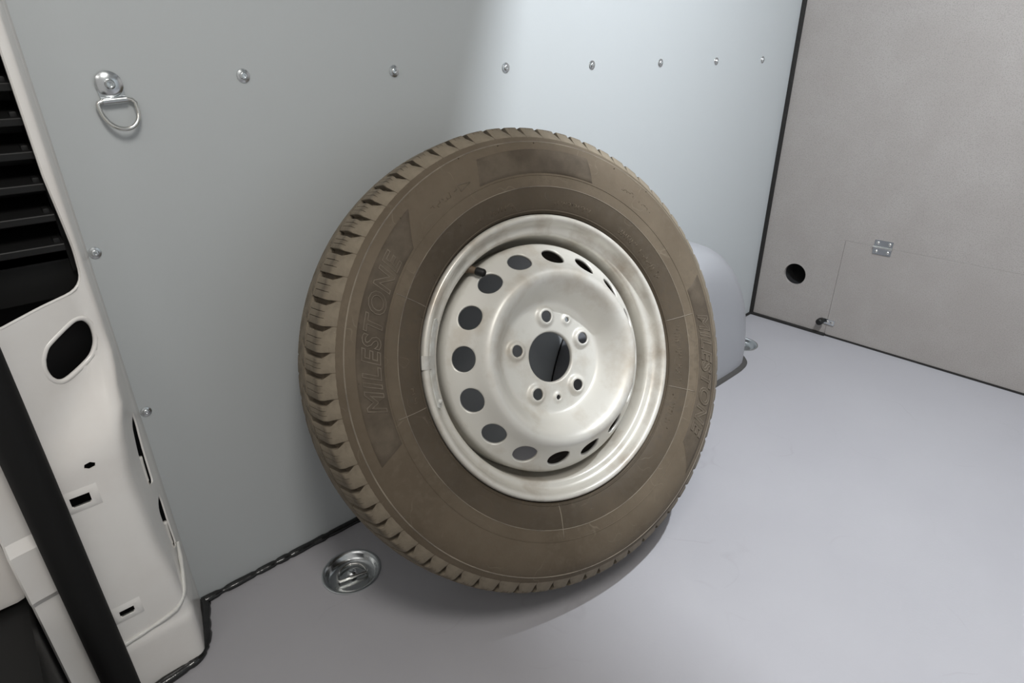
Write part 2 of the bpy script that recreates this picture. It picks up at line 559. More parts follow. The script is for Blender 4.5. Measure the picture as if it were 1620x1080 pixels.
zs = [0.0, 0.02, 0.04, 0.06, 0.078, 0.086, 0.092, 0.098, 0.105, 0.12, 0.14] + [0.16 + 0.02 * i for i in range(24)] + [0.64 + 0.06 * i for i in range(20)]
V, F = [], []
rows = []
for z in zs:
    xr = lerp_table(XR, z)
    yr = pillar_y(xr - 0.012, z)
    row = [(0.004, 0.010), (0.0035, -0.003)]
    # side face from the wall edge to the ridge, then a rounded corner
    x_in = 0.0015
    for t in (0.15, 0.35, 0.55, 0.75, 0.88):
        row.append((x_in + (xr - x_in) * t ** 1.2, -0.003 + (yr + 0.003) * t))
    s = Vector((x_in + (xr - x_in) * 0.88 ** 1.2, -0.003 + (yr + 0.003) * 0.88)); p_ = Vector((xr, yr)); e = Vector((xr - 0.014, yr))
    for t in (0.2, 0.4, 0.6, 0.8, 1.0):
        row.append(tuple(s * (1 - t) ** 2 + p_ * 2 * t * (1 - t) + e * t * t))
    x0 = xr - 0.014
    for t in [0.1 * i for i in range(1, 11)]:
        x = x0 + (-0.126 - x0) * t
        row.append((x, pillar_y(x, z)))
    row.append((-0.129, pillar_y(-0.126, z) - 0.004))
    row.append((-0.132, pillar_y(-0.126, z) - 0.004))
    rows.append([(x, y, z) for x, y in row])
k = len(rows[0])
for r_ in rows:
    V += r_
for i in range(len(rows) - 1):
    for q in range(k - 1):
        F.append((i * k + q, i * k + q + 1, (i + 1) * k + q + 1, (i + 1) * k + q))
pillar = obj('wall_rear', (V, F), 'white', kind='structure', angle=0)
pillar['label'] = 'white painted rear door pillar with openings'
VENT = rounded_poly([(-0.0155, 0.5850), (-0.0130, 0.632), (-0.0150, 0.667), (-0.0183, 0.716), (-0.0185, 1.45), (-0.121, 1.45), (-0.121, 0.5690), (-0.0634, 0.5795)], [0.022, 0.01, 0.01, 0.004, 0.03, 0.03, 0.02, 0.01], 6)
OVAL = [(-0.0789, 0.5212), (-0.0811, 0.5095), (-0.0788, 0.4961), (-0.0714, 0.4874), (-0.0600, 0.4875), (-0.0365, 0.4977), (-0.0261, 0.508), (-0.021, 0.5205), (-0.0204, 0.5369), (-0.0253, 0.5477), (-0.0325, 0.5516), (-0.0423, 0.5499), (-0.0663, 0.5372), (-0.0735, 0.5310)]
OVAL = [tuple(p_)[:2] for p_ in catmull([(x, z, 0) for x, z in OVAL + OVAL[:1]], 3)[:-1]]
cuts = [prism(VENT, 'y', -0.2, -0.012), prism(OVAL, 'y', -0.2, -0.012)]
hx = [(-0.0738 + 0.0066 * math.cos(PI / 3 * i + 0.3), 0.3835 + 0.0048 * math.sin(PI / 3 * i + 0.3)) for i in range(6)]
cuts.append(prism(hx, 'y', -0.2, -0.03))
for x, z, w, h in ((-0.0945, 0.3425, 0.0105, 0.0072), (-0.0930, 0.1480, 0.0088, 0.0055)):
    cuts.append(prism(rounded_poly([(x - w, z - h), (x + w, z - h), (x + w, z + h), (x - w, z + h)], 0.0015, 2), 'y', -0.2, -0.03))
for z0, z1 in ((0.285, 0.400), (0.165, 0.262)):
    cuts.append(prism(rounded_poly([(-0.064, z0 + 0.01), (-0.040, z0), (-0.030, z1 - 0.02), (-0.034, z1), (-0.058, z1 - 0.01)], [0.008, 0.008, 0.006, 0.004, 0.012], 4), 'x', -0.06, 0.02))
cut(pillar, cuts, solidify=0.0022)


def lip(poly, ins, rad, name):
    pts = []
    for x, z in poly:
        pts.append((x, pillar_y(x, z) + ins, z))
    return obj(name, tube(pts, rad, 8, closed=True, up=(0, 1, 0.01)), 'white', pillar, angle=0)


lip(OVAL, 0.0022, 0.0034, 'rolled_hole_edge')
lip(VENT, 0.0016, 0.0018, 'rolled_hole_edge')
# raised pads around the small clip slots
for x, z, w, h in ((-0.0945, 0.3425, 0.0105, 0.0072), (-0.0930, 0.1480, 0.0088, 0.0055)):
    o_ = [(x - w - 0.010, z - h - 0.009), (x + w + 0.010, z - h - 0.009), (x + w + 0.010, z + h + 0.009), (x - w - 0.010, z + h + 0.009)]
    i_ = [(x - w - 0.006, z - h - 0.005), (x + w + 0.006, z - h - 0.005), (x + w + 0.006, z + h + 0.005), (x - w - 0.006, z + h + 0.005)]
    h_ = [(x - w, z - h), (x + w, z - h), (x + w, z + h), (x - w, z + h)]
    V = [(a, pillar_y(a, b) + 0.0003, b) for a, b in o_] + [(a, pillar_y(a, b) - 0.0022, b) for a, b in i_] + [(a, pillar_y(a, b) - 0.0022, b) for a, b in h_] + [(a, pillar_y(a, b) + 0.002, b) for a, b in h_]
    F = []
    for b in (0, 4, 8):
        for i in range(4):
            j = (i + 1) % 4
            F.append((b + i, b + j, b + 4 + j, b + 4 + i))
    obj('clip_pad', (V, F), 'white', pillar, angle=60)
# seam sealer along the foot and up the side
foot_seam = [(-0.124, 0.094), (-0.10, 0.097), (-0.07, 0.101), (-0.048, 0.106), (-0.036, 0.112)]
sp = [(x, pillar_y(x, z) - 0.0006, z) for x, z in foot_seam] + [(-0.0245, -0.100, 0.122), (-0.0165, -0.082, 0.136), (-0.0105, -0.066, 0.156), (-0.0065, -0.052, 0.178)]
sp = catmull(sp, 5)
obj('seam_sealer', tube(sp, [0.0032 + 0.0012 * noise.noise(p_ * 60) for p_ in sp], 8), 'sealer_white', pillar, angle=0)
# rolled edges of the two side slots
for z0, z1 in ((0.285, 0.400), (0.165, 0.262)):
    zz = z0 + 0.012
    xr = lerp_table(XR, zz)
    pts = [(xr * 0.44 + 0.001, -0.033, zz + 0.030), (xr * 0.46 + 0.001, -0.033, zz + 0.006), (xr * 0.48 + 0.001, -0.036, zz - 0.014), (xr * 0.52, -0.046, zz - 0.020), (xr * 0.62 - 0.001, -0.058, zz - 0.012)]
    obj('slot_lip', tube(catmull(pts, 4), 0.0032, 8), 'white', pillar, angle=0)
# near-black panel that gives the openings the shade of the body cavity
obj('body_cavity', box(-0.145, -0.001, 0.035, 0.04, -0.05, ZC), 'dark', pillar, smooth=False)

# weatherstrip on the pillar flange
wp = [(-0.110, 0.002), (-0.109, -0.006), (-0.112, -0.014), (-0.120, -0.021), (-0.131, -0.023), (-0.142, -0.019), (-0.1485, -0.009), (-0.150, 0.004), (-0.146, 0.014)]
V, F = [], []
zw = [-0.06 + 0.04 * i for i in range(46)]
for z in zw:
    for x, y in wp:
        V.append((x + 0.002 * noise.noise(Vector((0, 0, z * 3))), -0.112 + y, z))
k = len(wp)
for i in range(len(zw) - 1):
    for q in range(k - 1):
        F.append((i * k + q, (i + 1) * k + q, (i + 1) * k + q + 1, i * k + q + 1))
obj('weatherstrip', (V, F), 'black_rubber', pillar, angle=0, label='thick black rubber door seal')

# jamb outside the door seal
V, F = [], []
zj = [(-0.06, 0.0), (0.215, 0.0), (0.225, -0.006), (0.300, -0.008), (0.315, 0.0), (0.9, 0.0), (ZC, 0.0)]
path = [(-0.135, -0.060), (-0.142, -0.088), (-0.150, -0.096), (-0.172, -0.100), (-0.1775, -0.102), (-0.180, -0.098), (-0.181, -0.060), (-0.181, 0.02)]
for z, dy in zj:
    for x, y in path:
        V.append((x, y + dy, z))
k = len(path)
for i in range(len(zj) - 1):
    for q in range(k - 1):
        F.append((i * k + q, (i + 1) * k + q, (i + 1) * k + q + 1, i * k + q + 1))
obj('door_jamb', (V, F), 'white', pillar, angle=25)
obj('outer_panel', bevel(box(-0.34, -0.1815, -0.070, 0.04, 0.205, ZC), 0.012), 'white', pillar)
bp = obj('rear_bumper', bevel(box(-0.42, -0.1835, -0.75, 0.05, -0.12, 0.200), 0.012), 'black_plastic')
bp['label'] = 'black plastic bumper outside the door pillar'; bp['category'] = 'bumper'

# air vent grille in the upper pillar opening
av = thing('air_vent_grille', 'black slatted plastic air vent set in the white pillar', 'vent', (-0.075, -0.025, 0.57))
off = Matrix.Translation((0.075, 0.025, -0.57))
obj('frame', xform(join(box(-0.130, -0.012, -0.016, -0.012, 0.570, 0.624), box(-0.130, -0.012, 0.022, 0.026, 0.60, 1.46), box(-0.0185, -0.008, -0.022, 0.022, 0.60, 1.46), box(-0.130, -0.012, -0.016, 0.022, 0.615, 0.624)), off), 'black_plastic', av, smooth=False)
sl = None
for i in range(23):
    z = 0.6345 + 0.0347 * i
    mt = off @ Matrix.Translation((0, 0, z))
    if sl is None:
        poly = [(-0.040, -0.004), (-0.040, 0.004), (-0.034, 0.0065), (0.014, 0.020), (0.018, 0.016), (-0.030, 0.001), (-0.030, -0.004)]
        s0 = obj('slat', bevel(prism(poly, 'x', -0.130, -0.0190), 0.0008, 1), 'black_plastic', av, mtx=mt, angle=30)
        sl = s0.data
        s1 = obj('slat_clip', xform(bevel(box(-0.029, -0.022, -0.036, -0.010, 0.001, 0.011), 0.002), Matrix()), 'black_plastic', av, mtx=mt)
        sc = s1.data
    else:
        link('slat', sl, None, av, mtx=mt)
        link('slat_clip', sc, None, av, mtx=mt)

# ------------------------------------------------------------------ lashing points
wr = thing('lashing_ring', 'bright steel D-shaped lashing ring bolted to the grey wall', 'lashing ring', (0.0775, 0.0, 0.755))
o0 = Vector((0.0775, 0.0, 0.755))
MW = Matrix.Translation(Vector((0.0772, -0.0002, 0.8065)) - o0) @ Matrix.Rotation(PI / 2, 4, 'X')     # local x -> x, y -> z, z -> -y
strap = rounded_poly([(-0.0148, 0.004), (-0.0125, -0.0185), (0.0135, -0.0175), (0.0152, 0.004), (0.0, 0.0160)], [0.008, 0.001, 0.001, 0.008, 0.013], 6)
obj('strap_plate', xform(prism(strap, 'z', 0.0, 0.0022), MW), 'zinc', wr, angle=30)
cup = [(0.0148, 0.002), (0.0146, 0.004), (0.0125, 0.0055), (0.0095, 0.0068), (0.0058, 0.0075), (0.0054, 0.0095), (0.0042, 0.0105), (0.0030, 0.0105), (0.0026, 0.0085), (0.0001, 0.0082)]
obj('bolt', xform(revolve(cup, 36), MW), 'zinc', wr, angle=30)
obj('strap_loop', xform(tube([(-0.0120, -0.0188, 0.0045), (0.0140, -0.0172, 0.0045)], 0.0042, 14), MW), 'zinc', wr)
dp = [(-0.0130, -0.0189, 0.0045), (0.0150, -0.0170, 0.0045), (0.0195, -0.0180, 0.005), (0.0222, -0.0215, 0.006)]
for i in range(1, 20):
    a = -PI * i / 20
    dp.append((0.0030 + 0.0197 * math.cos(a) + 0.0008 * math.sin(-a), -0.0285 + 0.0218 * math.sin(a), 0.006 + 0.006 * math.sin(-a)))
dp += [(-0.0176, -0.0265, 0.006), (-0.0180, -0.0228, 0.0055), (-0.0166, -0.0200, 0.005)]
obj('ring', xform(tube(dp, 0.0026, 10, closed=True, up=(0, 0, 1)), MW), 'chrome', wr, angle=0)


def floor_point(x, y, rz, label):
    t = thing('floor_lashing_point', label, 'lashing ring', mtx=Matrix.Translation((x, y, -0.0125)) @ Matrix.Rotation(rz, 4, 'Z'))
    up = Matrix.Translation((0, 0, 0.0125))
    pr = [(0.0525, 0.0004), (0.0520, 0.0018), (0.0495, 0.0024), (0.0470, 0.0014), (0.0445, -0.002), (0.0420, -0.0075), (0.0385, -0.0112), (0.030, -0.0120), (0.0001, -0.0120)]
    obj('cup', xform(revolve(pr, 64), up), 'zinc', t, angle=50)
    half = [(0.021 * math.cos(PI * i / 20), 0.019 * math.sin(PI * i / 20)) for i in range(21)]
    obj('hinge_plate', xform(prism(half, 'z', -0.0118, -0.0085), up @ Matrix.Translation((0, -0.004, 0))), 'zinc', t, angle=30)
    obj('bolt', xform(revolve([(0.0001, -0.0035), (0.003, -0.0035), (0.0034, -0.002), (0.0050, -0.002), (0.0075, -0.0035), (0.0095, -0.0065), (0.0100, -0.0085)], 28), up @ Matrix.Translation((0, 0.004, 0))), 'zinc', t, angle=35)
    d = [(-0.0235, -0.0080, -0.0055), (0.0235, -0.0080, -0.0055), (0.0262, -0.0045, -0.0055)]
    for i in range(0, 19):
        a = PI * i / 18
        d.append((0.0255 * math.cos(a), -0.001 + 0.0255 * math.sin(a), -0.0062))
    d += [(-0.0262, -0.0045, -0.0055)]
    obj('ring', xform(tube(d, 0.0026, 10, closed=True, up=(0, 0, 1)), up), 'chrome', t, angle=0)


floor_point(*CUPS[0], math.radians(-14), 'round recessed floor lashing point beside the tyre with folded steel ring')
floor_point(*CUPS[1], math.radians(10), 'floor lashing point half hidden behind the wheel arch cover')

# ------------------------------------------------------------------ spare wheel
WN = Vector((-0.16270, -0.89901, 0.40670)).normalized()
WA = Vector((0.98400, -0.17810, 0.0)); WA = (WA - WN * WA.dot(WN)).normalized()
WU = WN.cross(WA)
WC = Vector((0.5316, -0.3188, 0.4007))
ZM = -0.087          # middle plane of the tyre in wheel coordinates (0 is the plane of the rim lip)
low = WC + WN * (ZM - 0.075) - WU * 0.366
base = Vector((low.x, low.y, 0.0))
sw = thing('spare_wheel', 'dusty spare van wheel with perforated silver steel rim leaning against the wall', 'wheel', base)
MWH = Matrix.Translation(WC - base) @ Matrix(((WA.x, WU.x, WN.x, 0), (WA.y, WU.y, WN.y, 0), (WA.z, WU.z, WN.z, 0), (0, 0, 0, 1)))

half = [(0.2140, 0.0700), (0.2235, 0.0790), (0.2262, 0.0838), (0.2300, 0.0880), (0.2350, 0.0915), (0.2430, 0.0955), (0.2530, 0.0988), (0.2660, 0.1018), (0.2800, 0.1042), (0.2950, 0.1056), (0.3100, 0.1052),
        (0.3220, 0.1030), (0.3300, 0.1000), (0.3370, 0.0960), (0.3440, 0.0912), (0.3520, 0.0852), (0.3592, 0.0795), (0.3648, 0.0748), (0.3676, 0.0705), (0.3690, 0.0640), (0.3718, 0.0450), (0.3744, 0.0250), (0.3756, 0.0)]
outer = catmull([(r, w, 0) for r, w in half], 4)          # fine front half of the tyre section


def depth(r, w):
    # how far the tread stands above the groove bottom
    if w > 0.0905:
        return 0.0
    if w > 0.0850:
        return 0.0009 * (0.0905 - w) / 0.0055
    return 0.0009 + 0.0080 * min(1.0, (0.0850 - w) / 0.0075)


# outward normals of the section: rotate the tangent
sec_n = []
for i, p_ in enumerate(outer):
    d = (outer[min(i + 1, len(outer) - 1)] - outer[max(i - 1, 0)]).normalized()
    nrm = Vector((-d.y, d.x, 0))
    if nrm.dot(p_ - Vector((0.29, 0, 0))) < 0:
        nrm = -nrm
    sec_n.append(nrm)
sec_n[-1] = Vector((1, 0, 0))
carc = []
for p_, nn in zip(outer, sec_n):
    q = p_ - nn * depth(p_.x, p_.y)
    carc.append((q.x, q.y))
prof = [(r, ZM + w) for r, w in carc] + [(r, ZM - w) for r, w in reversed(carc[:-1])]
prof += [(0.205, ZM - 0.06), (0.205, ZM + 0.06)]


def sidewall(r):
    """w of the front sidewall at radius r, and the outward normal there"""
    for i in range(4, len(outer) - 1):
        if outer[i].x <= r <= outer[i + 1].x:
            t = (r - outer[i].x) / (outer[i + 1].x - outer[i].x)
            return outer[i].y + (outer[i + 1].y - outer[i].y) * t, sec_n[i].lerp(sec_n[i + 1], t).normalized()
    return 0.09, Vector((0, 1, 0))


def ring_ridge(r, h, w):
    pr = []
    for dr, hh in ((-w, -0.0003), (-w * 0.4, h), (w * 0.4, h), (w, -0.0003)):
        ww, nn = sidewall(r + dr)
        pr.append((r + dr + nn.x * hh, ZM + ww + nn.y * hh))
    return revolve(pr, 144)


tyre = obj('tyre', revolve(prof, 180, closed=True), 'tyre', sw, mtx=MWH, angle=0, label='brown dusty black rubber tyre')
tyre.data.materials.append(M['tyre_inner'])
for pg in tyre.data.polygons:
    c_ = pg.center
    if math.hypot(c_.x, c_.y) < 0.2655:
        pg.material_index = 1
for nm, r, h, w, mm in (('bead_ring', 0.2315, 0.0010, 0.0012, 'tyre_inner'), ('sidewall_rib', 0.2660, 0.0006, 0.0008, 'ridge'), ('sidewall_rib', 0.2830, 0.0006, 0.0010, 'tyre'), ('shoulder_rib', 0.3370, 0.0007, 0.0011, 'ridge')):
    obj(nm, ring_ridge(r, h, w), mm, tyre, angle=30)


def pol(r, th, z):
    return (r * math.cos(th), r * math.sin(th), z)


def on_wall(r, th, h):
    w, nn = sidewall(r)
    return pol(r + nn.x * h, th, ZM + w + nn.y * h)


# tread blocks: three pitch lengths, copied around the tyre
front = [(p_, nn) for p_, nn in zip(outer, sec_n) if p_.y < 0.0920 and p_.x > 0.33]
SH = [(p_, nn) for p_, nn in front if p_.y > 0.0268] 


def shoulder_block(pitch):
    P = math.radians(pitch)
    cols = []
    for f, dz in ((0.0, 0), (0.05, 0), (0.30, 0), (0.318, -1), (0.336, 0), (0.48, 0), (0.62, 0), (0.638, -1), (0.656, 0), (0.95, 0), (1.0, 0)):
        cols.append((f, dz))
    V, F = [], []
    nr = len(SH)
    for (p_, nn) in SH:
        w = p_.y
        tail = min(max((w - 0.0775) / 0.0085, 0), 1)            # 0 on the tread, 1 where the groove runs out on the sidewall
        gap = math.radians(0.60) * (1 - tail) + math.radians(0.07) * tail
        skew = math.radians(1.3) * min(max((w - 0.027) / 0.050, 0), 1) - math.radians(0.6) * tail
        dep = depth(p_.x, w)
        for f, s in cols:
            th = -P / 2 + gap + (P - 2 * gap) * f + skew
            h = -0.0002
            if s and w < 0.076:
                h -= 0.0028 if w < 0.071 else 0.001
            if f in (0.0, 1.0):
                h -= min(0.0007, dep * 0.3)
            q = p_ + nn * h
            V.append(pol(q.x, th, ZM + q.y))
    nc = len(cols)
    n0 = len(V)
    for (p_, nn) in SH:
        w = p_.y
        tail = min(max((w - 0.0775) / 0.0085, 0), 1)
        gap = math.radians(0.60) * (1 - tail) + math.radians(0.07) * tail
        skew = math.radians(1.3) * min(max((w - 0.027) / 0.050, 0), 1) - math.radians(0.6) * tail
        for f in (0.0, 1.0):
            th = -P / 2 + gap + (P - 2 * gap) * f + skew
            q = p_ - nn * (depth(p_.x, w) + 0.001)
            V.append(pol(q.x, th, ZM + q.y))
    for i in range(nr - 1):
        for c in range(nc - 1):
            F.append((i * nc + c, i * nc + c + 1, (i + 1) * nc + c + 1, (i + 1) * nc + c))
        F.append((i * nc, (i + 1) * nc, n0 + (i + 1) * 2, n0 + i * 2))
        F.append((i * nc + nc - 1, n0 + i * 2 + 1, n0 + (i + 1) * 2 + 1, (i + 1) * nc + nc - 1))
    F.append(tuple([n0 + (nr - 1) * 2] + [(nr - 1) * nc + c for c in range(nc)] + [n0 + (nr - 1) * 2 + 1]))
    return V, F


def centre_block(pitch):
    P = math.radians(pitch)
    rowsw = [0.0245, 0.017, 0.011, 0.005, 0.0, -0.006, -0.012, -0.018, -0.0225]
    shift = [0.0, -1.0, -2.1, -1.0, 0.3, 1.6, 2.6, 3.4, 4.0]
    V, F = [], []
    fs = (0.0, 0.05, 0.5, 0.95, 1.0)
    for w, s in zip(rowsw, shift):
        rr = 0.3756 - 0.0011 * (w / 0.0245) ** 2
        gp = math.radians(0.24 if w > 0.009 else 0.13)
        for f in fs:
            th = -P / 2 + gp + (P - 2 * gp) * f + math.radians(s) - math.radians(0.5)
            V.append(pol(rr - (0.0006 if f in (0, 1) or abs(w) > 0.022 else 0), th, ZM + w))
    n0 = len(V)
    for w, s in zip(rowsw, shift):
        gp = math.radians(0.24 if w > 0.009 else 0.13)
        for f in (0.0, 1.0):
            th = -P / 2 + gp + (P - 2 * gp) * f + math.radians(s) - math.radians(0.5)
            V.append(pol(0.3645, th, ZM + w))
    nc = len(fs); nr = len(rowsw)
    for i in range(nr - 1):
        for c in range(nc - 1):
            F.append((i * nc + c, i * nc + c + 1, (i + 1) * nc + c + 1, (i + 1) * nc + c))
        F.append((i * nc, (i + 1) * nc, n0 + (i + 1) * 2, n0 + i * 2))
        F.append((i * nc + nc - 1, n0 + i * 2 + 1, n0 + (i + 1) * 2 + 1, (i + 1) * nc + nc - 1))
    F.append(tuple([n0] + list(range(nc)) + [n0 + 1]))
    F.append(tuple([n0 + (nr - 1) * 2] + [(nr - 1) * nc + c for c in range(nc)] + [n0 + (nr - 1) * 2 + 1]))
    return V, F


seq = [5.6, 5.0, 5.0, 5.6, 5.0, 4.4, 4.4, 4.4, 4.4, 4.4, 5.6, 5.6, 5.6, 5.6]
rest = [4.4] * (24 - 5) + [5.0] * (24 - 3) + [5.6] * (24 - 6)
random.shuffle(rest)
seq += rest
bl = {}
ang = 93.6
flip = Matrix.Translation((0, 0, 2 * ZM)) @ Matrix.Scale(-1, 4, (0, 0, 1))
for pt in seq:
    rot = Matrix.Rotation(math.radians(ang + pt / 2), 4, 'Z')
    if pt not in bl:
        a_ = shoulder_block(pt)
        oa = obj('tread_block', a_, 'tread', tyre, mtx=rot, angle=35)
        ob = obj('tread_block', centre_block(pt), 'tread', tyre, mtx=rot, angle=35)
        oc = obj('tread_block', xform(a_, flip), 'tread', tyre, mtx=rot, angle=35)
        bl[pt] = (oa.data, ob.data, oc.data)
    else:
        for me in bl[pt]:
            link('tread_block', me, None, tyre, mtx=rot)
    ang += pt


# darker matt panels moulded into the sidewall
def wall_panel(t0, t1, r0, r1, slant0, slant1, h=0.0007, n=40, m=6):
    V, F = [], []
    fu = [0.0, 0.006] + [i / n for i in range(1, n)] + [0.994, 1.0]
    fv = [0.0, 0.02] + [j / m for j in range(1, m)] + [0.98, 1.0]
    for i, u in enumerate(fu):
        for j, v in enumerate(fv):
            r = r0 + (r1 - r0) * v
            a0 = t0 + slant0 * v; a1 = t1 + slant1 * v
            th = math.radians(a0 + (a1 - a0) * u)
            edge = i in (0, len(fu) - 1) or j in (0, len(fv) - 1)
            V.append(on_wall(r, th, -0.0004 if edge else h))
    k = len(fv)
    for i in range(len(fu) - 1):
        for j in range(k - 1):
            F.append((i * k + j, (i + 1) * k + j, (i + 1) * k + j + 1, i * k + j + 1))
    return V, F


for t0, t1, s0, s1 in ((134.5, 190, -8, 3), (-45.5, 10, -8, 3), (64, 106, 3, -3)):
    obj('sidewall_panel', wall_panel(t0, t1, 0.2855, 0.3235, s0, s1), 'panel', tyre, angle=0)


# raised lettering, bent along the sidewall
def text_mesh(s, size, outline):
    cu = bpy.data.curves.new('lettering', 'FONT')
    cu.body = s
    cu.size = size
    cu.align_x = 'CENTER'; cu.align_y = 'CENTER'
    cu.shear = 0.25
    cu.space_character = 1.12
    cu.offset = 0.0006
    cu.resolution_u = 3
    if outline:
        cu.fill_mode = 'NONE'
        cu.bevel_depth = outline
        cu.bevel_resolution = 1
    else:
        cu.extrude = 0.0005
    o = bpy.data.objects.new('lettering', cu)
    COL.objects.link(o)
    bpy.context.view_layer.update()
    me = bpy.data.meshes.new_from_object(o.evaluated_get(bpy.context.evaluated_depsgraph_get()))
    V = [v.co.copy() for v in me.vertices]
    F = [tuple(p.vertices) for p in me.polygons]
    bpy.data.objects.remove(o); bpy.data.curves.remove(cu); bpy.data.meshes.remove(me)
    return V, F


def bend(vf, rc, thc, arc_deg, height, h):
    xs = [v.x for v in vf[0]]; ys = [v.y for v in vf[0]]
    x0, x1, y0, y1 = min(xs), max(xs), min(ys), max(ys)
    V = []
    for v in vf[0]:
        th = math.radians(thc) - math.radians(arc_deg) * ((v.x - x0) / (x1 - x0) - 0.5)
        r = rc + height * ((v.y - y0) / (y1 - y0) - 0.5)
        V.append(on_wall(r, th, h + v.z))
    return V, vf[1]


tx = text_mesh('MILESTONE', 0.036, 0.00075)
tf = text_mesh('MILESTONE', 0.036, 0)
for thc in (159.5, -20.5):
    lt_ = obj('brand_lettering', bend(tf, 0.3035, thc, 42, 0.0265, 0.0010), 'panel', tyre, angle=30)
    obj('letter_outline', bend(tx, 0.3035, thc, 42, 0.0265, 0.0013), 'letter', lt_, angle=30)

# fine moulded strokes too small to read
rnd = random.Random(4)


def strokes(t0, t1, rc, hgt, step):
    out = []
    t = t0
    while (t < t1):
        a = math.radians(t); b = math.radians(t + rnd.uniform(-0.3, 0.3))
        lo, hi = rc - hgt / 2, rc + hgt / 2
        q = rnd.random()
        if q < 0.25:
            lo = rc
        elif q < 0.4:
            hi = rc
        out.append(tube([on_wall(lo, a, 0.0), on_wall(hi, b, 0.0)], 0.00055, 5))
        if rnd.random() < 0.55:
            e = rnd.choice((lo, hi, rc))
            out.append(tube([on_wall(e, a, 0.0), on_wall(e, a + math.radians(step * 0.8), 0.0)], 0.0005, 5))
        t += step * (2.2 if rnd.random() < 0.15 else 1.0)
    return join(*out)


for t0, t1, rc, hg, st in ((113, 124, 0.2985, 0.007, 1.2), (-24, -1, 0.2470, 0.010, 1.25), (-42, -31, 0.2440, 0.007, 1.3), (20, 46, 0.2430, 0.007, 1.3), (62, 78, 0.2430, 0.006, 1.3),
                           (40, 52, 0.3050, 0.006, 1.3), (176, 182, 0.2470, 0.007, 1.6), (96, 112, 0.2440, 0.007, 1.5)):
    obj('moulded_marking', strokes(t0, t1, rc, hg, st), 'tyre', tyre, angle=0)
tri = [on_wall(0.3035, math.radians(112), 0.0004), on_wall(0.2935, math.radians(112), 0.0004), on_wall(0.2985, math.radians(108), 0.0004)]
obj('moulded_marking', tube(tri, 0.0006, 5, closed=True), 'letter', tyre, angle=0)
# radial mould lines
for th, r0, r1 in ((148.2, 0.2300, 0.2815), (-176.4, 0.2300, 0.2790), (1.4, 0.2300, 0.2835), (-26.9, 0.2300, 0.2820), (-105, 0.2300, 0.2800)):
    pts = [on_wall(r0 + (r1 - r0) * i / 8, math.radians(th), 0.0) for i in range(9)]
    obj('mould_line', tube(pts, 0.0007, 5), 'ridge', tyre, angle=0)
# little rubber vent hairs and nubs
nub_me = None
for th, r in ((70, 0.2455), (22, 0.2490), (-30, 0.2420), (-37, 0.2465), (-44, 0.2480), (118, 0.256), (152, 0.2345), (-172, 0.2340), (137, 0.2400), (84, 0.334), (107, 0.335), (95, 0.334),
              (57, 0.330), (44, 0.3330), (130, 0.323), (158, 0.322), (172, 0.321)):
    p_ = on_wall(r, math.radians(th), 0.0)
    q_ = on_wall(r, math.radians(th), 0.0016)
    obj('vent_nub', tube([p_, q_], [0.0011, 0.0007], 7), 'panel', tyre, angle=40)

# rim ------------------------------------------------------------------------
rim_prof = [(0.2195, -0.0145), (0.2228, -0.0105), (0.2240, -0.0050), (0.2230, -0.0010), (0.2212, 0.0005), (0.2192, -0.0003), (0.2172, -0.0030), (0.2155, -0.0075), (0.2130, -0.0125), (0.2090, -0.0165), (0.2045, -0.0185),
            (0.2012, -0.0195), (0.1995, -0.0225), (0.1988, -0.0290), (0.1984, -0.0380), (0.1980, -0.0480), (0.1970, -0.0580), (0.1940, -0.0680), (0.1900, -0.0760), (0.1880, -0.0850), (0.1885, -0.1000), (0.1920, -0.1120), (0.1985, -0.1250),
            (0.2010, -0.1500), (0.2035, -0.1560), (0.2120, -0.1600), (0.2165, -0.1680), (0.2200, -0.1745), (0.2225, -0.1730), (0.2225, -0.1660)]
rf = catmull([(r, z, 0) for r, z in rim_prof], 3)
inner = [(p_.x, p_.y) for p_ in rf]
rimv = revolve(inner, 160)
rim = obj('rim', rimv, 'rim', sw, mtx=MWH, angle=0)
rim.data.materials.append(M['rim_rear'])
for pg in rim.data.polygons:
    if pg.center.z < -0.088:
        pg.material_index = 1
sd = rim.modifiers.new('thickness', 'SOLIDIFY'); sd.thickness = 0.0028; sd.offset = 1.0

# disc -----------------------------------------------------------------------
DP = [(0.0400, -0.0270), (0.0404, -0.0228), (0.0416, -0.0207), (0.0445, -0.0200), (0.0600, -0.0200), (0.0800, -0.0200), (0.0865, -0.0197), (0.0905, -0.0178), (0.0960, -0.0115), (0.1030, -0.0015), (0.1110, 0.0100), (0.1190, 0.0195),
      (0.1260, 0.0245), (0.1320, 0.0250), (0.1380, 0.0215), (0.1440, 0.0140), (0.1500, 0.0055), (0.1600, -0.0060), (0.1700, -0.0160), (0.1780, -0.0235), (0.1825, -0.0280), (0.1848, -0.0335), (0.1855, -0.0430), (0.1860, -0.0850)]
dfine = catmull([(r, z, 0) for r, z in DP], 8)
S = [0.0]
for a_, b_ in zip(dfine, dfine[1:]):
    S.append(S[-1] + (b_ - a_).length)


def at_s(s):
    for i in range(len(S) - 1):
        if s <= S[i + 1]:
            t = (s - S[i]) / max(S[i + 1] - S[i], 1e-9)
            return dfine[i].lerp(dfine[i + 1], t)
    return dfine[-1]


def s_of_r(r):
    for i in range(len(S) - 1):
        if dfine[i + 1].x >= r:
            t = (r - dfine[i].x) / max(dfine[i + 1].x - dfine[i].x, 1e-9)
            return S[i] + (S[i + 1] - S[i]) * t
    return S[-1]


